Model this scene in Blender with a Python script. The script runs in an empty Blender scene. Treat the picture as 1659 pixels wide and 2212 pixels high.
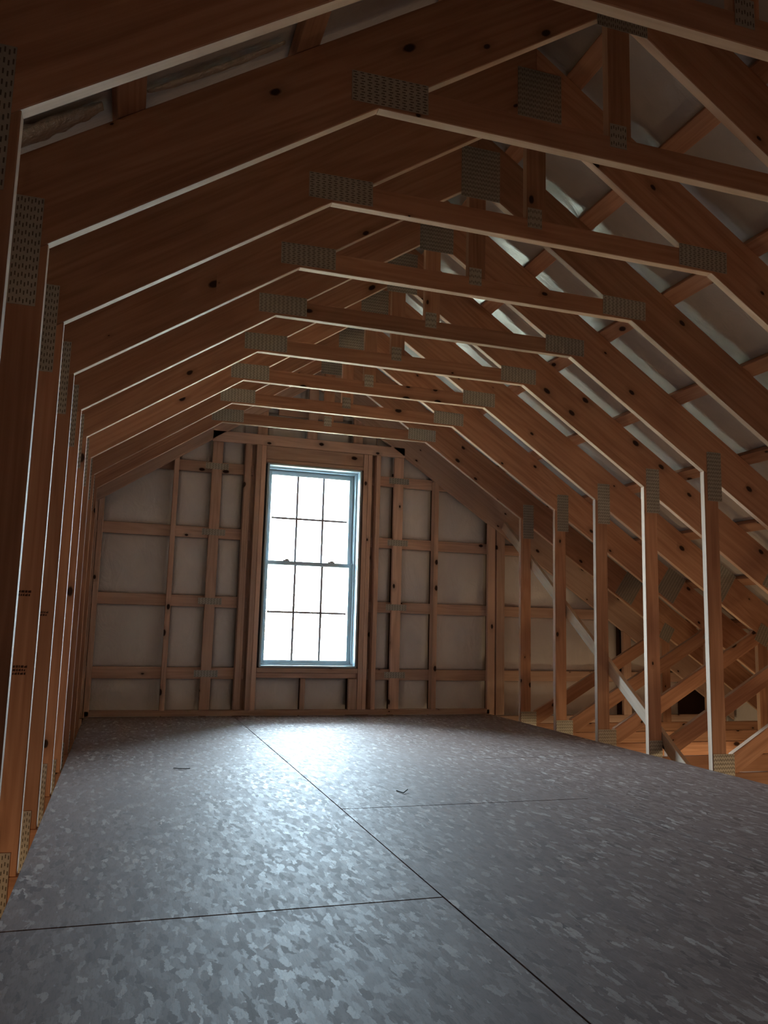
import bpy, bmesh, math, random
from mathutils import Vector, Matrix, noise
random.seed(7)
S = bpy.context.scene
COL = S.collection

# ------------------------------------------------------------ camera, light, exposure
cam_d = bpy.data.cameras.new('camera'); cam = bpy.data.objects.new('camera', cam_d); COL.objects.link(cam)
R0 = (0.95241924, -0.30368878, 0.02589807)      # camera right / up / forward in world axes
R1 = (-0.06753952, -0.12742855, 0.98954554)
R2 = (0.29721373, 0.94421136, 0.14187639)
cam.matrix_world = Matrix(((R0[0], R1[0], -R2[0], -1.544), (R0[1], R1[1], -R2[1], 0.0), (R0[2], R1[2], -R2[2], 0.7763), (0, 0, 0, 1)))
cam_d.sensor_fit = 'VERTICAL'; cam_d.sensor_height = 24.0; cam_d.lens = 24.0 * 1749.08 / 2212
cam_d.clip_start = 0.02; cam_d.clip_end = 300
S.camera = cam
S.view_settings.view_transform = 'Standard'; S.view_settings.look = 'None'
S.view_settings.gamma = 1; S.view_settings.use_curve_mapping = False
S.view_settings.exposure = 2.82

W = bpy.data.worlds.new('overcast_sky'); S.world = W; W.use_nodes = True
bg = W.node_tree.nodes['Background']
bg.inputs[0].default_value = (0.64, 0.84, 1.0, 1); bg.inputs[1].default_value = 12.5

def lamp(name, kind, loc, energy, color, size=0.1, rot=None, sy=None):
    d = bpy.data.lights.new(name, kind); d.energy = energy; d.color = color
    if kind == 'AREA':
        d.size = size
        if sy: d.shape = 'RECTANGLE'; d.size_y = sy
    else: d.shadow_soft_size = size
    o = bpy.data.objects.new(name, d); COL.objects.link(o); o.location = loc
    if rot: o.rotation_euler = rot
    return o
GY = 7.147                                       # inner face of the gable wall
# the sky seen through the gable window guides light sampling (portal, gives no light of its own)
p = lamp('window_portal', 'AREA', (0.04, GY + 0.26, 1.31), 1, (1, 1, 1), 0.86, (math.radians(-90), 0, 0), 1.78); p.data.cycles.is_portal = True
# tungsten work lights burning on the ground floor below
for x, y, z, e in ((-2.25, 2.55, -0.3, 0.5), (-2.25, 3.15, -0.3, 0.5), (-2.25, 3.8, -0.3, 0.45), (-2.25, 4.4, -0.3, 0.4), (2.75, 1.6, -0.7, 2.2), (2.75, 3.3, -0.7, 2.4), (2.75, 5.0, -0.7, 2.4), (3.1, 6.7, -0.9, 1.6)):
    lamp('ground_floor_lamp', 'POINT', (x, y, z), e, (1.0, 0.70, 0.38), 0.10)

# ------------------------------------------------------------ materials
def nt(name):
    m = bpy.data.materials.new(name); m.use_nodes = True
    n = m.node_tree.nodes; l = m.node_tree.links
    return m, n, l, n['Principled BSDF']
def N(n, t, **k):
    x = n.new(t)
    for a, b in k.items():
        if a in x.inputs: x.inputs[a].default_value = b
        else: setattr(x, a, b)
    return x
def ramp(n, stops):
    r = n.new('ShaderNodeValToRGB'); e = r.color_ramp.elements
    while len(e) < len(stops): e.new(0.5)
    for q, (a, c) in zip(e, stops): q.position = a; q.color = (*c, 1) if len(c) == 3 else c
    return r
def mathn(n, l, op, a, b=None, clamp=False):
    x = n.new('ShaderNodeMath'); x.operation = op; x.use_clamp = clamp
    for i, v in enumerate((a, b)):
        if v is None: continue
        if isinstance(v, (int, float)): x.inputs[i].default_value = v
        else: l.new(v, x.inputs[i])
    return x.outputs[0]
def mapr(n, l, v, a, b, c=0, d=1):
    x = N(n, 'ShaderNodeMapRange'); x.clamp = True; l.new(v, x.inputs['Value'])
    for k, q in zip(('From Min', 'From Max', 'To Min', 'To Max'), (a, b, c, d)): x.inputs[k].default_value = q
    return x.outputs[0]
def mixc(n, l, f, a, b, mode='MIX'):
    x = n.new('ShaderNodeMix'); x.data_type = 'RGBA'; x.blend_type = mode
    for s, v in ((x.inputs['Factor'], f), (x.inputs['A'], a), (x.inputs['B'], b)):
        if isinstance(v, (int, float)): s.default_value = v
        elif isinstance(v, tuple): s.default_value = (*v, 1)
        else: l.new(v, s)
    return x.outputs['Result']

def wood(name, light, mid, dark, rough=0.62, knots=True):
    m, n, l, b = nt(name)
    tc = n.new('ShaderNodeTexCoord'); oi = n.new('ShaderNodeObjectInfo')
    off = N(n, 'ShaderNodeVectorMath', operation='ADD'); l.new(tc.outputs['Object'], off.inputs[0])
    sc = N(n, 'ShaderNodeVectorMath', operation='SCALE'); sc.inputs[0].default_value = (31, 17, 23); l.new(oi.outputs['Random'], sc.inputs['Scale'])
    l.new(sc.outputs[0], off.inputs[1])
    def mp(s):
        q = N(n, 'ShaderNodeMapping'); q.inputs['Scale'].default_value = s; l.new(off.outputs[0], q.inputs[0]); return q.outputs[0]
    big = N(n, 'ShaderNodeTexNoise', Scale=1.0, Detail=3.0, Roughness=0.5, Distortion=0.4); l.new(mp((0.45, 3.5, 5.5)), big.inputs['Vector'])
    rings = mathn(n, l, 'SINE', mathn(n, l, 'MULTIPLY', big.outputs[0], 62.0))
    fine = N(n, 'ShaderNodeTexNoise', Scale=1.0, Detail=5.0, Roughness=0.65); l.new(mp((1.6, 60, 70)), fine.inputs['Vector'])
    f = mathn(n, l, 'ADD', mathn(n, l, 'MULTIPLY', rings, 0.07), mathn(n, l, 'ADD', mathn(n, l, 'MULTIPLY', fine.outputs[0], 0.55), mathn(n, l, 'MULTIPLY', big.outputs[0], 0.5)))
    r = ramp(n, ((0.25, dark), (0.55, mid), (0.82, light))); l.new(f, r.inputs[0])
    tone = mapr(n, l, oi.outputs['Random'], 0, 1, 0.78, 1.18)
    tv = N(n, 'ShaderNodeVectorMath', operation='SCALE'); l.new(r.outputs[0], tv.inputs[0]); l.new(tone, tv.inputs['Scale'])
    col = tv.outputs[0]
    if knots:
        v = N(n, 'ShaderNodeTexVoronoi', Scale=1.0, Randomness=1.0); v.voronoi_dimensions = '2D'
        sx = n.new('ShaderNodeSeparateXYZ'); cx = n.new('ShaderNodeCombineXYZ'); l.new(mp((4.0, 1.0, 7.0)), sx.inputs[0]); l.new(sx.outputs[0], cx.inputs[0]); l.new(sx.outputs[2], cx.inputs[1]); l.new(cx.outputs[0], v.inputs['Vector'])
        sep = n.new('ShaderNodeSeparateColor'); l.new(v.outputs['Color'], sep.inputs[0])
        wob = N(n, 'ShaderNodeTexNoise', Scale=30.0, Detail=2.0); l.new(off.outputs[0], wob.inputs['Vector'])
        dd = mathn(n, l, 'ADD', v.outputs['Distance'], mathn(n, l, 'MULTIPLY', wob.outputs[0], 0.05))
        size = mapr(n, l, sep.outputs[1], 0, 1, 0.04, 0.15)
        k = mathn(n, l, 'MULTIPLY', mathn(n, l, 'LESS_THAN', sep.outputs[0], 0.27), mapr(n, l, mathn(n, l, 'DIVIDE', dd, size), 0.75, 1.05, 1, 0))
        halo = mathn(n, l, 'MULTIPLY', mathn(n, l, 'LESS_THAN', sep.outputs[0], 0.27), mapr(n, l, mathn(n, l, 'DIVIDE', dd, size), 0.8, 2.6, 0.45, 0))
        col = mixc(n, l, halo, col, tuple(c * 0.6 for c in dark))
        col = mixc(n, l, k, col, (0.035, 0.014, 0.008))
    l.new(col, b.inputs['Base Color']); b.inputs['Roughness'].default_value = rough
    b.inputs['Specular IOR Level'].default_value = 0.3
    bp = N(n, 'ShaderNodeBump', Strength=0.12, Distance=0.002); l.new(fine.outputs[0], bp.inputs['Height']); l.new(bp.outputs[0], b.inputs['Normal'])
    return m

def osb():
    m, n, l, b = nt('osb_board')
    g = n.new('ShaderNodeNewGeometry')
    cols = []; hs = []
    for i, (rot, sc) in enumerate(((0.30, (62, 19, 1)), (-0.5, (70, 22, 1)), (1.25, (55, 20, 1)))):
        q = N(n, 'ShaderNodeMapping'); q.inputs['Rotation'].default_value = (0, 0, rot); q.inputs['Scale'].default_value = sc; q.inputs['Location'].default_value = (3.1 * i, 1.7 * i, 0)
        l.new(g.outputs['Position'], q.inputs[0])
        wn = N(n, 'ShaderNodeTexNoise', Scale=16.0, Detail=5.0, Roughness=0.7); l.new(g.outputs['Position'], wn.inputs['Vector'])
        ad = N(n, 'ShaderNodeVectorMath', operation='ADD'); l.new(q.outputs[0], ad.inputs[0])
        s2 = N(n, 'ShaderNodeVectorMath', operation='SCALE'); s2.inputs['Scale'].default_value = 1.9; l.new(wn.outputs['Color'], s2.inputs[0]); l.new(s2.outputs[0], ad.inputs[1])
        v = N(n, 'ShaderNodeTexVoronoi', Scale=1.0, Randomness=1.0); v.distance = 'CHEBYCHEV'; v.voronoi_dimensions = '2D'; l.new(ad.outputs[0], v.inputs['Vector'])
        sp = n.new('ShaderNodeSeparateColor'); l.new(v.outputs['Color'], sp.inputs[0])
        cols.append(sp); hs.append(v)
    pick = mathn(n, l, 'GREATER_THAN', cols[1].outputs[2], 0.5); pick2 = mathn(n, l, 'GREATER_THAN', cols[2].outputs[2], 0.62)
    def mixv(f, a, c):
        x = n.new('ShaderNodeMix'); x.data_type = 'FLOAT'; l.new(f, x.inputs[0]); l.new(a, x.inputs[2]); l.new(c, x.inputs[3]); return x.outputs[0]
    val = mixv(pick2, mixv(pick, cols[0].outputs[0], cols[1].outputs[0]), cols[2].outputs[0])
    r = ramp(n, ((0.0, (0.15, 0.095, 0.078)), (0.18, (0.225, 0.152, 0.13)), (0.65, (0.285, 0.20, 0.17)), (0.86, (0.35, 0.265, 0.23)), (1.0, (0.62, 0.53, 0.48)))); l.new(val, r.inputs[0])
    big = N(n, 'ShaderNodeTexNoise', Scale=1.6, Detail=5.0, Roughness=0.6); l.new(g.outputs['Position'], big.inputs['Vector'])
    c2 = mixc(n, l, mapr(n, l, big.outputs[0], 0.38, 0.62, 0, 0.6), r.outputs[0], (0.26, 0.18, 0.155))
    fine = N(n, 'ShaderNodeTexNoise', Scale=1.0, Detail=4.0, Roughness=0.7); fm = N(n, 'ShaderNodeMapping'); fm.inputs['Scale'].default_value = (170, 26, 1); l.new(g.outputs['Position'], fm.inputs[0]); l.new(fm.outputs[0], fine.inputs['Vector'])
    c3 = mixc(n, l, mapr(n, l, fine.outputs[0], 0.34, 0.5, 0.6, 0), c2, (0.13, 0.085, 0.07))
    blot = N(n, 'ShaderNodeTexNoise', Scale=4.5, Detail=4.0, Roughness=0.65); l.new(g.outputs['Position'], blot.inputs['Vector'])
    c3 = mixc(n, l, mapr(n, l, blot.outputs[0], 0.5, 0.72, 0, 0.45), c3, (0.20, 0.135, 0.125))
    l.new(c3, b.inputs['Base Color'])
    rr = mapr(n, l, val, 0, 1, 0.72, 0.60); l.new(rr, b.inputs['Roughness'])
    b.inputs['Specular IOR Level'].default_value = 0.27
    h = mathn(n, l, 'ADD', mathn(n, l, 'MULTIPLY', val, 1.0), mathn(n, l, 'MULTIPLY', fine.outputs[0], 0.4))
    bp = N(n, 'ShaderNodeBump', Strength=0.3, Distance=0.001); l.new(h, bp.inputs['Height']); l.new(bp.outputs[0], b.inputs['Normal'])
    return m

def liner(name, col, rough, bump, scale, metal=0.0, sp=0.5):
    m, n, l, b = nt(name)
    g = n.new('ShaderNodeNewGeometry')
    q = N(n, 'ShaderNodeMapping'); q.inputs['Scale'].default_value = scale; l.new(g.outputs['Position'], q.inputs[0])
    a = N(n, 'ShaderNodeTexNoise', Scale=1.0, Detail=6.0, Roughness=0.6, Distortion=1.2); l.new(q.outputs[0], a.inputs['Vector'])
    bp = N(n, 'ShaderNodeBump', Strength=bump, Distance=0.012); l.new(a.outputs[0], bp.inputs['Height']); l.new(bp.outputs[0], b.inputs['Normal'])
    c = mixc(n, l, mapr(n, l, a.outputs[0], 0.3, 0.7), tuple(x * 0.92 for x in col), col); l.new(c, b.inputs['Base Color'])
    b.inputs['Roughness'].default_value = rough; b.inputs['Metallic'].default_value = metal; b.inputs['Specular IOR Level'].default_value = sp
    return m
def plain(name, col, rough=0.5, metal=0.0, var=0.12, sc=20):
    m, n, l, b = nt(name)
    tc = n.new('ShaderNodeTexCoord'); a = N(n, 'ShaderNodeTexNoise', Scale=float(sc), Detail=3.0); l.new(tc.outputs['Object'], a.inputs['Vector'])
    c = mixc(n, l, a.outputs[0], tuple(x * (1 - var) for x in col), tuple(min(1, x * (1 + var)) for x in col)); l.new(c, b.inputs['Base Color'])
    b.inputs['Roughness'].default_value = rough; b.inputs['Metallic'].default_value = metal
    return m
def glass():
    m = bpy.data.materials.new('window_glass'); m.use_nodes = True; n = m.node_tree.nodes; l = m.node_tree.links; n.clear()
    o = n.new('ShaderNodeOutputMaterial'); t = n.new('ShaderNodeBsdfTransparent'); g = n.new('ShaderNodeBsdfGlossy'); x = n.new('ShaderNodeMixShader')
    t.inputs[0].default_value = (0.95, 0.97, 0.97, 1); g.inputs['Roughness'].default_value = 0.02
    f = n.new('ShaderNodeFresnel'); f.inputs[0].default_value = 1.5
    l.new(f.outputs[0], x.inputs[0]); l.new(t.outputs[0], x.inputs[1]); l.new(g.outputs[0], x.inputs[2]); l.new(x.outputs[0], o.inputs[0])
    return m

M_WOOD = wood('pine_lumber', (0.65, 0.385, 0.255), (0.52, 0.285, 0.18), (0.33, 0.158, 0.09))
M_GABLE = wood('gable_pine_painted_haze', (0.84, 0.64, 0.53), (0.74, 0.52, 0.41), (0.53, 0.33, 0.24))  # pine lightened to carry the hazy glare around the window in its colour
M_EDGE_LIT = wood('pine_edge_painted_light', (0.78, 0.58, 0.43), (0.68, 0.47, 0.33), (0.50, 0.31, 0.20), knots=False)  # narrow faces of truss boards: window light put into a paler colour
M_BRACE_LIT = wood('brace_pine_painted_lit', (0.80, 0.66, 0.50), (0.72, 0.55, 0.40), (0.55, 0.38, 0.25))  # brace only: paler pine with the window light painted into its colour
M_DARK = plain('dark_sheathing', (0.07, 0.035, 0.022), 0.8)
M_OSB = osb()
M_ROOF = liner('roof_vinyl_liner', (0.50, 0.47, 0.45), 0.25, 0.5, (5, 9, 5))
M_FOIL = liner('crinkled_foil', (0.80, 0.78, 0.70), 0.25, 1.0, (45, 45, 30), metal=0.8)
M_INS = liner('gable_insulation_film', (0.90, 0.90, 0.91), 0.45, 0.8, (6, 6, 3.5), sp=0.35)
M_PLATE = plain('galvanised_steel', (0.50, 0.50, 0.46), 0.45, 0.6, 0.2, 30)
M_SLOT = plain('punched_slot', (0.12, 0.105, 0.085), 0.8)
M_VINYL = plain('white_vinyl', (0.50, 0.60, 0.65), 0.4, 0, 0.02)
M_GRID = plain('window_grid', (0.35, 0.30, 0.28), 0.5)
M_GLASS = glass()
M_INK = plain('black_ink', (0.075, 0.03, 0.02), 0.8)
M_WIRE = plain('black_wire', (0.02, 0.02, 0.022), 0.5)
M_GROUND = plain('dry_grass', (0.42, 0.36, 0.24), 0.9, 0, 0.3, 2)
M_CONC = plain('concrete_slab', (0.35, 0.33, 0.30), 0.8, 0, 0.15, 3)
M_BARK = plain('tree_bark', (0.22, 0.17, 0.13), 0.9, 0, 0.3, 8)
M_LEAF = plain('autumn_leaf', (0.62, 0.42, 0.20), 0.7, 0, 0.3, 6)

# ------------------------------------------------------------ helpers
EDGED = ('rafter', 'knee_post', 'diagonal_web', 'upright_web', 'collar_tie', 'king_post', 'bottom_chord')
def link(name, me, mat=None, parent=None):
    if mat is not None and not me.materials:
        me.materials.append(mat)
        if mat is M_WOOD and name in EDGED: me.materials.append(M_EDGE_LIT)
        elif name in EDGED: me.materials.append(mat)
    o = bpy.data.objects.new(name, me); COL.objects.link(o)
    if parent is not None: o.parent = parent
    return o
def empty(name, loc=(0, 0, 0)):
    o = bpy.data.objects.new(name, None); COL.objects.link(o); o.location = loc; o.empty_display_size = 0.1
    return o
def tag(o, label=None, cat=None, group=None, kind=None):
    if label: o['label'] = label
    if cat: o['category'] = cat
    if group: o['group'] = group
    if kind: o['kind'] = kind
    return o
BEV = 0.0025
CACHE = {}
def prism_mesh(pts, t, name):
    """closed board: polygon pts in local xz, thickness t along local y (0..t), eased arrises"""
    key = (tuple((round(a, 4), round(c, 4)) for a, c in pts), round(t, 4))
    if key in CACHE: return CACHE[key]
    bm = bmesh.new()
    a = [bm.verts.new((x, 0, z)) for x, z in pts]; c = [bm.verts.new((x, t, z)) for x, z in pts]
    bm.faces.new(a); bm.faces.new(c[::-1])
    k = len(pts)
    for i in range(k): bm.faces.new((a[i], c[i], c[(i + 1) % k], a[(i + 1) % k]))
    bmesh.ops.recalc_face_normals(bm, faces=bm.faces)
    bmesh.ops.bevel(bm, geom=bm.edges[:], offset=BEV, segments=1, affect='EDGES')
    for f in bm.faces: f.material_index = 0 if abs(f.normal.y) > 0.3 else 1      # broad faces / narrow edges (truss boards: light painted in)
    me = bpy.data.meshes.new(name); bm.to_mesh(me); bm.free(); CACHE[key] = me
    return me
def board(name, pts, y, t, parent=None, ang=0.0, mat=None, origin=None):
    """pts: polygon in world xz, board runs along angle ang in the xz plane; near face at y"""
    ox, oz = origin or pts[0]
    ca, sa = math.cos(ang), math.sin(ang)
    loc = [((x - ox) * ca + (z - oz) * sa, -(x - ox) * sa + (z - oz) * ca) for x, z in pts]
    o = link(name, prism_mesh(loc, t, name), mat or M_WOOD, parent)
    o.location = (ox, y, oz); o.rotation_euler = (0, -ang, 0)
    return o
def stick(name, p0, p1, w, t, parent=None, up=(0, 0, 1), mat=None):
    """board between two points, width w along `up`, thickness t across"""
    p0 = Vector(p0); p1 = Vector(p1); d = p1 - p0; L = d.length; x = d.normalized()
    z = (Vector(up) - x * x.dot(Vector(up))).normalized(); y = z.cross(x)
    key = ('stick', round(L, 3), w, t)
    if key not in CACHE:
        bm = bmesh.new(); bmesh.ops.create_cube(bm, size=1)
        for v in bm.verts: v.co = Vector(((v.co.x + .5) * L, v.co.y * t, v.co.z * w))
        bmesh.ops.bevel(bm, geom=bm.edges[:], offset=min(BEV, t * .2, w * .2), segments=1, affect='EDGES')
        me = bpy.data.meshes.new(name); bm.to_mesh(me); bm.free(); CACHE[key] = me
    o = link(name, CACHE[key], mat or M_WOOD, parent)
    o.matrix_local = Matrix(((x.x, y.x, z.x, p0.x), (x.y, y.y, z.y, p0.y), (x.z, y.z, z.z, p0.z), (0, 0, 0, 1)))
    return o
def box(name, x0, x1, y0, y1, z0, z1, mat, parent=None, bev=0.002):
    bm = bmesh.new(); bmesh.ops.create_cube(bm, size=1)
    for v in bm.verts: v.co = Vector(((v.co.x) * (x1 - x0), (v.co.y) * (y1 - y0), (v.co.z) * (z1 - z0)))
    if bev: bmesh.ops.bevel(bm, geom=bm.edges[:], offset=min(bev, (x1 - x0) * .2, (y1 - y0) * .2, (z1 - z0) * .2), segments=1, affect='EDGES')
    me = bpy.data.meshes.new(name); bm.to_mesh(me); bm.free()
    o = link(name, me, mat, parent); o.location = ((x0 + x1) / 2, (y0 + y1) / 2, (z0 + z1) / 2)
    return o
def plate(x0, x1, z0, z1, y, parent, vertical_rows=True, ang=0.0):
    """toothed connector plate lying on a truss face at y: sheet with punched slots in rows"""
    w, h = x1 - x0, z1 - z0
    key = ('plate', round(w, 3), round(h, 3), vertical_rows)
    if key not in CACHE:
        vs, fs, mi = [], [], []
        def q(ax, az, bx, bz, ya, yb, m):
            i = len(vs)
            vs.extend([(ax, ya, az), (bx, ya, az), (bx, ya, bz), (ax, ya, bz), (ax, yb, az), (bx, yb, az), (bx, yb, bz), (ax, yb, bz)])
            for f in ((0, 1, 2, 3), (0, 4, 5, 1), (1, 5, 6, 2), (2, 6, 7, 3), (3, 7, 4, 0), (7, 6, 5, 4)):
                fs.append(tuple(i + k for k in f)); mi.append(m)
        q(-w / 2, -h / 2, w / 2, h / 2, -0.0016, 0, 0)
        A, B = (w, h) if vertical_rows else (h, w)      # rows stacked along A, dashes along B
        na = max(2, int(A / 0.0225)); nb = max(2, int(B / 0.0085))
        for i in range(na):
            ca = -A / 2 + A * (i + 0.5) / na
            for j in range(nb):
                cb = -B / 2 + B * (j + 0.5) / nb
                s = ca + (0.0022 if j % 2 else -0.0022)
                if vertical_rows: q(s - .0058, cb - .0016, s + .0058, cb + .0016, -0.0020, -0.0015, 1)
                else: q(cb - .0016, s - .0058, cb + .0016, s + .0058, -0.0020, -0.0015, 1)
        me = bpy.data.meshes.new('nail_plate'); me.from_pydata(vs, [], fs)
        me.materials.append(M_PLATE); me.materials.append(M_SLOT)
        me.polygons.foreach_set('material_index', mi); me.update(); CACHE[key] = me
    o = link('nail_plate', CACHE[key], None, parent)
    o.location = ((x0 + x1) / 2, y, (z0 + z1) / 2); o.rotation_euler = (0, -ang, 0)
    return o

# ------------------------------------------------------------ building section
SL = 0.6673; ANG = math.atan(SL); CA = math.cos(ANG)
ZP = 2.9945                       # underside of rafters at the ridge
def zb(x): return ZP - SL * abs(x)
DV = 0.250 / CA                   # rafter depth measured vertically
TY0, SP = 1.6566, 0.61
def TY(n): return TY0 + n * SP - 0.006
TT = 0.038
XK, XC, ZC, ZCT = 1.808, 0.885, 2.404, 2.496
YA, YB = -3.4, GY + 0.30          # roof runs between these
XE = 4.55

# ------------------------------------------------------------ setting: floor
floor = tag(empty('floor'), kind='structure')
gap = 0.0055
def sheet(x0, x1, y0, y1):
    o = box('osb_sheet', x0 + gap / 2, x1 - gap / 2, y0 + gap / 2, y1 - gap / 2, -0.018, 0, M_OSB, floor, bev=0.0004)
    o.location.z += random.uniform(-0.0008, 0.0003)
for x0, x1, ys in ((-1.800, -0.595, (-1.33, -0.10, 2.335, 4.70, GY - .002)), (-0.595, 0.620, (-1.33, -0.10, 1.08, 3.515, 5.95, GY - .002)),
                   (0.620, 1.806, (-1.33, -0.10, 2.335, 4.70, GY - .002))):
    for a, c in zip(ys, ys[1:]): sheet(x0, x1, a, c)

# ------------------------------------------------------------ setting: roof liner (ceiling)
ceil = tag(empty('ceiling'), kind='structure')
def roof_side(sgn):
    perp = 0.2885; Ls = 5.62
    nu, nv = 118, 190
    vs, fs = [], []
    for i in range(nu + 1):
        s = Ls * i / nu
        for j in range(nv + 1):
            y = YA + (YB - YA) * j / nv
            # the film hangs slack between the purlins
            ph = ((s - 0.57) / 0.604) % 1.0
            sag = 0.003 * math.sin(math.pi * ph) ** 2 * (0.6 + 0.8 * noise.noise(Vector((s * 1.2, y * 0.8, 5 * sgn))))
            wr = 0.0035 * noise.noise(Vector((s * 9 + y * 6, y * 2.5, sgn * 3.0)))
            hgt = perp - max(-0.004, sag) + wr * math.sin(math.pi * ph)
            x = s * CA + hgt * math.sin(ANG); z = ZP - s * math.sin(ANG) + hgt * CA
            if i == 0: x = 0; z = ZP + perp / CA
            vs.append((sgn * x, y, z))
    for i in range(nu):
        for j in range(nv):
            a = i * (nv + 1) + j; f = (a, a + 1, a + nv + 2, a + nv + 1)
            fs.append(f if sgn < 0 else f[::-1])
    me = bpy.data.meshes.new('roof_liner'); me.from_pydata(vs, [], fs); me.update()
    for p_ in me.polygons: p_.use_smooth = True
    o = link('roof_liner', me, M_ROOF, ceil)
    md = o.modifiers.new('thick', 'SOLIDIFY'); md.thickness = 0.02; md.offset = 1
    # roof deck above the liner
    pts = [(0, ZP + 0.40), (0, ZP + 0.43), (sgn * 4.9, ZP + 0.43 - SL * 4.9), (sgn * 4.9, ZP + 0.40 - SL * 4.9)]
    board('roof_deck', pts, YA - .1, YB - YA + .2, ceil, ang=-sgn * ANG, mat=M_DARK)
for sg in (-1, 1): roof_side(sg)

# loose crinkled foil edge bulging below the film between the two nearest left rafters
def foil_fold(s0, s1, yc, rad):
    nu, nv = int((s1 - s0) / .012), 14
    vs, fs = [], []
    for i in range(nu + 1):
        s = s0 + (s1 - s0) * i / nu
        taper = math.sin(math.pi * min(1, max(0.02, i / nu))) ** 0.5
        for j in range(nv):
            a = 2 * math.pi * j / nv
            rr = rad * (0.35 + 0.65 * taper) * (1 + 0.35 * noise.noise(Vector((s * 28, a * 1.3, yc)))) 
            yy = yc + rr * 1.5 * math.cos(a); h = 0.272 + rr * .75 * math.sin(a) - 0.008 * taper
            x = s * CA + h * math.sin(ANG); z = ZP - s * math.sin(ANG) + h * CA
            vs.append((-x, yy, z))
    for i in range(nu):
        for j in range(nv): fs.append((i * nv + j, (i + 1) * nv + j, (i + 1) * nv + (j + 1) % nv, i * nv + (j + 1) % nv))
    fs.append(tuple(range(nv))); fs.append(tuple(nu * nv + j for j in range(nv))[::-1])
    me = bpy.data.meshes.new('foil_fold'); me.from_pydata(vs, [], fs); me.update()
    for p_ in me.polygons: p_.use_smooth = True
    link('foil_fold', me, M_FOIL, ceil)
foil_fold(1.86, 2.33, TY(1) - .050, .024); foil_fold(1.26, 1.72, TY(1) - .040, .010)

# purlins laid flat over the rafters
ords = ['first', 'second', 'third', 'fourth', 'fifth', 'sixth', 'seventh', 'eighth', 'ninth']
for sg, side in ((-1, 'left'), (1, 'right')):
    for k in range(9):
        s = 0.055 if k == 0 else 0.57 + 0.604 * (k - 1)
        h = 0.2505 + 0.0175
        c = Vector((sg * (s * CA + h * math.sin(ANG)), 0, ZP - s * math.sin(ANG) + h * CA))
        up = Vector((sg * CA, 0, -math.sin(ANG)))
        o = stick('roof_purlin', (0, 0, 0), (0, YB - YA - .1, 0), 0.089, 0.034, None, up=up)
        o.location = (c.x, YA + .05, c.z)
        tag(o, 'flat wooden roof purlin, %s down from the ridge on the %s slope' % (ords[k], side), 'purlin', 'flat purlins under the white roof film')

# ------------------------------------------------------------ attic trusses
def truss(n, label):
    y = TY(n)
    t = empty('attic_truss', (0, y, 0)); tag(t, label, 'roof truss', 'attic trusses in a row')
    rnd = random.Random(n * 13 + 5)
    for sg in (-1, 1):
        board('rafter', [(0, ZP), (0, ZP + DV), (sg * 4.6, zb(4.6) + DV), (sg * 4.6, zb(4.6))], 0, TT, t, ang=-ANG if sg > 0 else math.pi + ANG)
        xo = sg * (XK + 0.100)
        board('knee_post', [(sg * XK, -0.018), (sg * XK, zb(XK) - .001), (xo, zb(xo) - .001), (xo, -0.018)], 0, TT, t, ang=math.pi / 2)
        # sloping web from the foot of the knee post up to the rafter, and a short upright web
        ua, ub = (1.96, 0.085), (3.27, 0.838); 
        board('diagonal_web', [(sg * 1.990, -.018), (sg * 1.950, -0.018), (sg * 1.950, 0.090), (sg * 3.20, 0.80), (sg * 3.235, zb(3.235) - .001), (sg * 3.30, zb(3.30) - .001), (sg * 3.31, .745)], 0, TT, t, ang=math.atan(.567) if sg > 0 else math.pi - math.atan(.567))
        board('upright_web', [(sg * 3.272, -0.018), (sg * 3.272, .722), (sg * 3.315, .746), (sg * 3.315, zb(3.315) - .001), (sg * 3.362, zb(3.362) - .001), (sg * 3.362, -0.018)], 0, TT, t, ang=math.pi / 2)
        j = lambda a=0.006: rnd.uniform(-a, a)
        dx = j()
        plate(sg * 0.843 - 0.128 + dx, sg * 0.843 + 0.128 + dx, 2.414, 2.516, -0.0003, t, True, ang=-sg * 0.02)
        dx = j(); dz = j()
        plate(sg * 1.880 - 0.052 + dx * .5, sg * 1.880 + 0.052 + dx * .5, 1.606 + dz, 1.914 + dz, -0.0003, t, False)
        top = 0.086 + j() if sg > 0 else (0.125 if n == 4 else 0.052 + j(.004))
        xin = 1.812 if sg > 0 else 1.831
        pw = .098 if (n == 5 and sg > 0) else .15
        plate(min(sg * xin, sg * (xin + pw)), max(sg * xin, sg * (xin + pw)), top - .30, top, -0.0003, t, False)
        plate(sg * 2.93 - .10, sg * 2.93 + .10, 1.08, 1.33, -0.0003, t, True, ang=-sg * ANG)
        plate(sg * 3.33 - .062, sg * 3.33 + .062, .725, .875, -0.0003, t, True, ang=-sg * .5)
    board('collar_tie', [(-XC, ZC), (-0.747, ZCT), (0.747, ZCT), (XC, ZC)], 0, TT, t)
    board('king_post', [(-0.045, ZCT), (-0.045, zb(.045)-.001), (0, ZP-.001), (0.045, zb(.045)-.001), (0.045, ZCT)], 0, TT, t, ang=math.pi / 2)
    plate(-0.085 + j(), 0.120, 2.912, 3.185, -0.0003, t, False)
    plate(-0.042, 0.024, 2.456, 2.544, -0.0003, t, False)
    board('bottom_chord', [(-4.5, -0.245), (-4.5, -0.018), (4.5, -0.018), (4.5, -0.245)], 0, TT, t)
    return t
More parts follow.
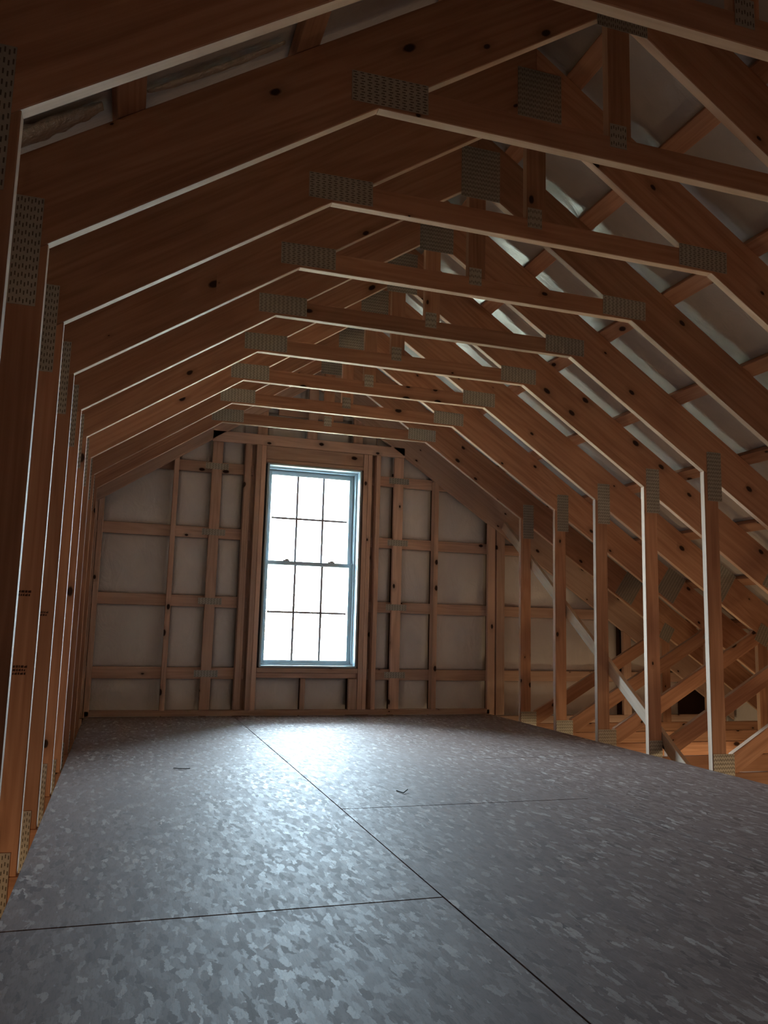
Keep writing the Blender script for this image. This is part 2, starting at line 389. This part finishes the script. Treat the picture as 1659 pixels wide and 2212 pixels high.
labels = {
 -1: 'attic truss standing nearest the camera, its collar tie above the top edge of the picture',
 0: 'attic truss whose pale collar tie edge cuts the top right corner of the picture',
 1: 'attic truss with the highest complete collar corner, near the top centre, second nearest in view',
 2: 'attic truss with the third collar tie from the camera, dark plates at both its ends',
 3: 'attic truss with the fourth collar tie from the camera, right plate beside the purlins',
 4: 'attic truss whose right knee post is the largest and nearest one in view',
 5: 'attic truss whose right knee post meets the foot of the pale diagonal brace',
 6: 'attic truss whose right knee post is third from the right edge, middle of the brace',
 7: 'attic truss next but one before the gable window wall',
 8: 'attic truss right before the gable wall, with bright streak under its collar tie'}
trusses = {n: truss(n, labels[n]) for n in range(-1, 9)}

# lumber grade stamps inked on two left knee posts (blurred dashes, no readable letters)
def stamp(n, x0, x1, z, rows):
    vs, fs = [], []
    r = random.Random(n + int(z * 100))
    for i in range(rows):
        x = x0
        while x < x1 - .006:
            w = r.uniform(.004, .010); zz = z - i * .011
            k = len(vs); vs += [(x, -.0005, zz), (x + w, -.0005, zz), (x + w, -.0005, zz + .008), (x, -.0005, zz + r.uniform(.004, .008))]
            fs.append((k, k + 1, k + 2, k + 3)); x += w + .002
    me = bpy.data.meshes.new('ink_stamp'); me.from_pydata(vs, [], fs)
    link('ink_stamp', me, M_INK, trusses[n])
stamp(2, -1.875, -1.832, 0.86, 2); stamp(2, -1.872, -1.832, 0.62, 3); stamp(3, -1.868, -1.832, 0.80, 2)

# pale diagonal brace nailed across the outer faces of the right knee posts
o = stick('diagonal_brace', (1.929, 7.12, 1.795), (1.929, 4.43, -0.105), 0.086, 0.034, None, up=(0, 0, 1), mat=M_BRACE_LIT)
CACHE.pop(('stick', round(o.dimensions.x, 3), 0.086, 0.034), None)
tag(o, 'long pale diagonal brace board nailed behind the right knee posts, sloping down towards the camera', 'brace')

# ------------------------------------------------------------ gable wall
CACHE.clear()
wall = tag(empty('wall_back', (0, GY, 0)), kind='structure')
def gb(name, x0, x1, z0, z1, d0=0.0, d1=0.038, vert=True):
    if vert: return board(name, [(x0, z0), (x0, z1), (x1, z1), (x1, z0)], d0, d1 - d0, wall, ang=math.pi / 2, mat=M_GABLE)
    return board(name, [(x0, z0), (x0, z1), (x1, z1), (x1, z0)], d0, d1 - d0, wall, mat=M_GABLE)
def gtop(x, m=0.002): return zb(x) - m
def vstud(x0, x1, d0, d1, z0=0.046, name='stud'):
    zt0, zt1 = gtop(x0), gtop(x1)
    lim = 2.383
    if max(abs(x0), abs(x1)) < 0.93: zt0 = zt1 = lim
    return board(name, [(x0, z0), (x0, zt0), (x1, zt1), (x1, z0)], d0, d1 - d0, wall, ang=math.pi / 2, mat=M_GABLE)
for sg in (-1, 1):
    board('gable_rafter', [(0, ZP), (0, ZP + DV), (sg * 4.6, zb(4.6) + DV), (sg * 4.6, zb(4.6))], 0, TT, wall, ang=-ANG if sg > 0 else math.pi + ANG, mat=M_GABLE)
gb('gable_collar', -0.90, 0.90, 2.385, 2.478, 0, .038, False)
gb('bottom_plate', -1.80, 1.80, 0.001, 0.045, 0, .089, False)
gb('bottom_plate', -4.5, -1.815, -0.245, -0.018, 0, .038, False); gb('bottom_plate', 1.815, 4.5, -0.245, -0.018, 0, .038, False)
vstud(-1.808, -1.765, 0, .089, -.01, 'corner_post'); vstud(-1.905, -1.812, 0, .038, -.01, 'corner_post')
vstud(-1.213, -1.172, 0, .089)
vstud(-0.888, -0.800, .030, .068)
vstud(-0.603, -0.563, 0, .089); vstud(-0.560, -0.540, .045, .089); vstud(-0.505, -0.462, 0, .089)
vstud(-0.460, -0.418, 0, .140, name='jamb_stud')
vstud(0.498, 0.540, 0, .140, name='jamb_stud'); vstud(0.542, 0.580, 0, .089)
vstud(0.625, 0.665, 0, .089)
vstud(0.812, 0.903, .030, .068)
vstud(1.212, 1.255, 0, .089)
vstud(1.772, 1.850, 0, .038, -.01, 'corner_post'); vstud(1.866, 1.952, .0, .038, -.01, 'corner_post')
for x0, x1 in ((3.272, 3.362), (-3.362, -3.272)): vstud(x0, x1, 0, .038, -.018)
for x0, x1 in ((-0.045, 0.045),): board('stud', [(x0, 2.479), (x0, zb(.045)), (x1, zb(.045)), (x1, 2.479)], 0, .038, wall, ang=math.pi / 2, mat=M_GABLE)
for x0, x1 in ((-0.50, -0.41), (0.40, 0.49)): board('stud', [(x0, 2.479), (x0, zb(x0)), (x1, zb(x1)), (x1, 2.479)], .03, .038, wall, ang=math.pi / 2, mat=M_GABLE)
# girts behind the studs
for z0, z1 in ((0.302, 0.400), (0.918, 1.016), (1.522, 1.618), (2.112, 2.206), (2.70, 2.79)):
    lim = (ZP - z1) / SL
    for xa, xb in ((-lim - .2, -0.512), (0.60, lim + .2)) if z0 < 2.5 else ((-lim, lim),):
        if z0 > .5 or True: gb('girt', max(xa, -4.05), min(xb, 4.05), z0, z1, .090, .128, False)
# plates over the girt crossings of the flat studs
for x, sg in ((-0.845, -1), (0.857, 1)):
    for z in (0.352, 0.968, 1.57, 2.158):
        plate(x - .10, x + .10, z - .028, z + .028, .028, wall, True)
for x0, x1 in ((-0.575, -0.480), (0.560, 0.655)): board('backing_stud', [(x0, -.0), (x0, 2.6), (x1, 2.6), (x1, -.0)], .1285, .02, wall, ang=math.pi / 2, mat=M_GABLE)
# header, rough sill and cripples round the window
gb('header_board', -0.416, 0.496, 2.262, 2.382, .006, .044, False)
gb('window_trim_board', -0.416, 0.496, 2.228, 2.259, 0.0, .08, False)
gb('rough_sill', -0.416, 0.496, 0.366, 0.407, 0, .14, False)
gb('girt', -0.416, 0.496, 0.318, 0.362, .05, .088, False)
vstud2 = lambda x0, x1: board('cripple_stud', [(x0, .046), (x0, .363), (x1, .363), (x1, .046)], .004, .085, wall, ang=math.pi / 2, mat=M_GABLE)
for a, c in ((-0.022, 0.020), (0.415, 0.494)): 
    o = board('cripple_stud', [(a, .046), (a, .316), (c, .316), (c, .046)], .004, .036, wall, ang=math.pi / 2, mat=M_GABLE)

# insulation: one puffed bay between every pair of studs and girts
xb_ = [(-4.0, -3.37), (-3.265, -1.93), (-1.785, -1.217), (-1.168, -0.892), (-0.796, -0.607), (-0.416, -0.026), (0.024, 0.411), (0.669, 0.808), (0.907, 1.208), (1.259, 1.80), (1.93, 3.268), (3.366, 4.0)]
zbnd = [(0.0, 0.300), (0.402, 0.916), (1.018, 1.520), (1.620, 2.110), (2.208, 2.698), (2.792, 3.3)]
def bay(x0, x1, z0, z1):
    x0 -= .018; x1 += .018; z0 -= .03; z1 += .03
    nx = max(4, int((x1 - x0) / .045)); nz = max(4, int((z1 - z0) / .045))
    vs, fs, vis = [], [], False
    for i in range(nx + 1):
        u = i / nx; x = x0 + (x1 - x0) * u; zt = min(z1, zb(x) + .10)
        if zt > z0 + .02: vis = True
        zt = max(zt, z0 + .002)
        for j in range(nz + 1):
            v = j / nz; z = z0 + (zt - z0) * v
            puff = (math.sin(math.pi * u) * math.sin(math.pi * v)) ** 0.35 if 0 < u < 1 and 0 < v < 1 else 0
            d = 0.150 - 0.042 * puff + 0.010 * noise.noise(Vector((x * 5, z * 4, 2)))*puff + 0.005 * noise.noise(Vector((x * 16 + z * 9, z * 8, 7)))*puff
            vs.append((x, d, z))
    if not vis: return
    for i in range(nx):
        for j in range(nz):
            a = i * (nz + 1) + j; fs.append((a, a + nz + 1, a + nz + 2, a + 1))
    me = bpy.data.meshes.new('insulation_panel'); me.from_pydata(vs, [], fs); me.update()
    for p_ in me.polygons: p_.use_smooth = True
    o = link('insulation_panel', me, M_INS, wall)
    md = o.modifiers.new('thick', 'SOLIDIFY'); md.thickness = 0.01; md.offset = -1
for a_, b_ in ((-0.60, -0.43), (0.51, 0.66)): bay(a_, b_, 2.50, 2.698); bay(a_, b_, 2.80, 3.3)
for x0, x1 in xb_:
    for z0, z1 in zbnd:
        if -0.42 < x0 and x1 < .45 and z0 > .1 and z0 < 2.2: continue
        if z0 < .1 and abs(x0) > 1.9: z0 = -.02
        if -0.42 < x0 and x1 < .45 and z0 > 2.1: 
            z0_ = max(z0, 2.48); bay(-.40 if x0 < 0 else .05, -.05 if x0 < 0 else .39, z0_, z1); continue
        bay(x0, x1, z0, z1)
board('insulation_panel', [(-1.2, 2.25), (-1.2, zb(1.2) + .25), (0, ZP + .30), (1.2, zb(1.2) + .25), (1.2, 2.25)], .1605, .004, wall, mat=M_INS)
# outer cladding behind everything, cut round the window
YS = .165
def clad(pts): board('cladding', pts, YS, .02, wall, mat=M_DARK)
ZR = lambda x: ZP + .42 - SL * abs(x)
clad([(-4.9, -2.95), (-4.9, ZR(4.9)), (-0.40, ZR(.40)), (-0.40, -2.95)])
clad([(4.9, -2.95), (4.9, ZR(4.9)), (0.48, ZR(.48)), (0.48, -2.95)])
clad([(-0.399, -2.95), (-0.399, .41), (.479, .41), (.479, -2.95)])
clad([(-0.399, 2.226), (-0.399, ZR(.40)), (0, ZR(0)), (.479, ZR(.48)), (.479, 2.226)])

# ------------------------------------------------------------ window
win = tag(empty('window_1', (0.04, GY, 0.412)), kind='structure')
WX0, WX1, WZ0, WZ1 = -0.440, 0.440, 0.0, 1.812
def frame_mesh(name, x0, x1, z0, z1, w, y0, y1, mat, parent, wb=None, wt=None, steps=()):
    """four-sided picture frame, optionally with stepped inner lips: (width, y0, y1)"""
    bm = bmesh.new()
    def bx(a, b_, c, d, e, f):
        r = bmesh.ops.create_cube(bm, size=1)
        for v in r['verts']: v.co = Vector(((a + b_) / 2 + v.co.x * (b_ - a), (c + d) / 2 + v.co.y * (d - c), (e + f) / 2 + v.co.z * (f - e)))
    for (ww, a, c) in ((w, y0, y1),) + tuple(steps):
        b0 = wb if wb and ww == w else ww; t0 = wt if wt and ww == w else ww
        bx(x0, x0 + ww, a, c, z0, z1); bx(x1 - ww, x1, a, c, z0, z1)
        bx(x0 + ww, x1 - ww, a, c, z0, z0 + b0); bx(x0 + ww, x1 - ww, a, c, z1 - t0, z1)
    bmesh.ops.bevel(bm, geom=bm.edges[:], offset=0.0015, segments=1, affect='EDGES')
    me = bpy.data.meshes.new(name); bm.to_mesh(me); bm.free()
    return link(name, me, mat, parent)
frame_mesh('window_frame', WX0, WX1, WZ0, WZ1, 0.016, -0.006, 0.215, M_VINYL, win, steps=((0.030, 0.085, 0.215), (0.038, 0.165, 0.18)))
def sash(z0, z1, y, gx0, gx1, gz0, gz1, lower):
    s = frame_mesh('sash', gx0 - .036, gx1 + .036, z0, z1, 0.036, y, y + .032, M_VINYL, win, wb=gz0 - z0, wt=z1 - gz1)
    w = (gx1 - gx0) / 3; h = (gz1 - gz0) / 2
    for i in (1, 2):
        bm = box('muntin', gx0 + w * i - .010, gx0 + w * i + .010, y + .012, y + .022, gz0, gz1, M_GRID, s, .001)
    for i in range(3):
        box('muntin', gx0 + w * i + .0105, gx0 + w * (i + 1) - .0105, y + .012, y + .022, gz0 + h - .0095, gz0 + h + .0095, M_GRID, s, .001)
        for j in range(2):
            box('pane', gx0 + w * i, gx0 + w * (i + 1), y + .024, y + .027, gz0 + h * j, gz0 + h * (j + 1), M_GLASS, s, 0)
    return s
# coordinates below are local to the window (x centre 0.04, base 0.412)
up = sash(0.902, 1.776, 0.150, -0.372, 0.366, 0.944, 1.736, False)
lo = sash(0.028, 0.944, 0.112, -0.380, 0.374, 0.060, 0.908, True)
for x in (-0.215, 0.205):
    k = box('sash_lock', x - .032, x + .032, .104, .124, .944, .953, M_GRID, lo); k2 = box('lock_lever', x - .014, x + .020, .100, .118, .953, .962, M_GRID, lo)

# ------------------------------------------------------------ rest of the shell
low = tag(empty('wall_ground_floor'), kind='structure')
for sg in (-1, 1):
    box('eave_wall', sg * 4.68 - .04, sg * 4.68 + .04, YA, YB - .12, -2.95, 0.24, M_INS, low, 0)
box('ground_slab', -4.9, 4.9, YA, YB, -3.05, -2.95, M_CONC, low, 0)
rear = tag(empty('wall_front', (0, YA, 0)), kind='structure')
board('wall_panel', [(-4.9, -2.95), (-4.9, ZR(4.9)), (0, ZR(0)), (0, -2.95)], 0, .04, rear, mat=M_WOOD)
board('wall_panel', [(4.9, -2.95), (4.9, ZR(4.9)), (0.0005, ZR(0)), (0.0005, -2.95)], 0, .04, rear, mat=M_WOOD)


# ------------------------------------------------------------ small debris on the floor
def wire(name, pts, r, label, cat):
    cu = bpy.data.curves.new(name, 'CURVE'); cu.dimensions = '3D'; cu.bevel_depth = r; cu.bevel_resolution = 1
    s = cu.splines.new('POLY'); s.points.add(len(pts) - 1)
    for q, c in zip(s.points, pts): q.co = (*c, 1)
    cu.materials.append(M_WIRE)
    dg = bpy.data.objects.new('tmp', cu); COL.objects.link(dg)
    me = bpy.data.meshes.new_from_object(dg.evaluated_get(bpy.context.evaluated_depsgraph_get())); bpy.data.objects.remove(dg)
    tag(link(name, me, None), label, cat)
wire('bent_nail', [(-0.235, 3.84, .003), (-0.222, 3.775, .004), (-0.19, 3.81, .012)], .0028, 'small bent black nail lying on the floor right of the centre seam', 'nail')
wire('wood_sliver', [(-1.235, 4.63, .003), (-1.21, 4.60, .005), (-1.175, 4.59, .004), (-1.15, 4.61, .003)], 0.0022, 'thin dark curved sliver lying by the far left floor joint', 'sliver')

# ------------------------------------------------------------ outside
g = box('ground', -60, 60, GY + .4, 120, -3.2, -3.06, M_GROUND, None, 0); tag(g, kind='structure')
def tree(x, y, h, label, seed):
    r = random.Random(seed); t = empty('tree', (x, y, -3.06)); tag(t, label, 'tree', 'trees outside the window')
    bm = bmesh.new()
    def limb(p, q, ra, rb):
        d = (q - p); m = Matrix.Translation((p + q) / 2) @ d.to_track_quat('Z', 'Y').to_matrix().to_4x4()
        bmesh.ops.create_cone(bm, cap_ends=True, segments=7, radius1=ra, radius2=rb, depth=d.length, matrix=m)
    tips = []
    p_ = Vector((0, 0, 0)); trunk = []
    for i in range(7):
        q_ = p_ + Vector((r.uniform(-.15, .15), r.uniform(-.15, .15), h / 7)); limb(p_, q_, .16 * (1 - i / 8), .16 * (1 - (i + 1) / 8))
        if i > 1:
            for _ in range(4):
                a = r.uniform(0, 6.28); e = q_ + Vector((math.cos(a), math.sin(a), r.uniform(.3, 1.0))) * r.uniform(.8, 1.7) * (1.1 - i / 9)
                limb(q_, e, .04, .015); tips += [e, (e + q_) / 2]
                for _ in range(3):
                    e2 = e + Vector((r.uniform(-.6, .6), r.uniform(-.6, .6), r.uniform(-.1, .7))); limb(e, e2, .014, .006); tips.append(e2)
        p_ = q_
    me = bpy.data.meshes.new('trunk'); bm.to_mesh(me); bm.free(); link('trunk', me, M_BARK, t)
    vs, fs = [], []
    for e in tips:
        for _ in range(26):
            c = e + Vector((r.gauss(0, .28), r.gauss(0, .28), r.gauss(0, .25))); a = Vector((r.uniform(-1, 1), r.uniform(-1, 1), r.uniform(-1, 1))).normalized() * .055
            b_ = a.orthogonal().normalized() * .035; k = len(vs); vs += [c - a, c + b_, c + a, c - b_]; fs.append((k, k + 1, k + 2, k + 3))
    me = bpy.data.meshes.new('foliage'); me.from_pydata(vs, [], fs); o = link('foliage', me, M_LEAF, t); o['kind'] = 'stuff'
tree(4.7, 21.0, 6.6, 'faint tan autumn tree outside, seen through the right hand window panes', 3)
tree(3.0, 27.0, 3.9, 'faint low tan tree outside, seen through the lower middle window panes', 9)
tree(2.0, 25.0, 3.2, 'faint low tan tree outside, seen through the lower left window panes', 12)
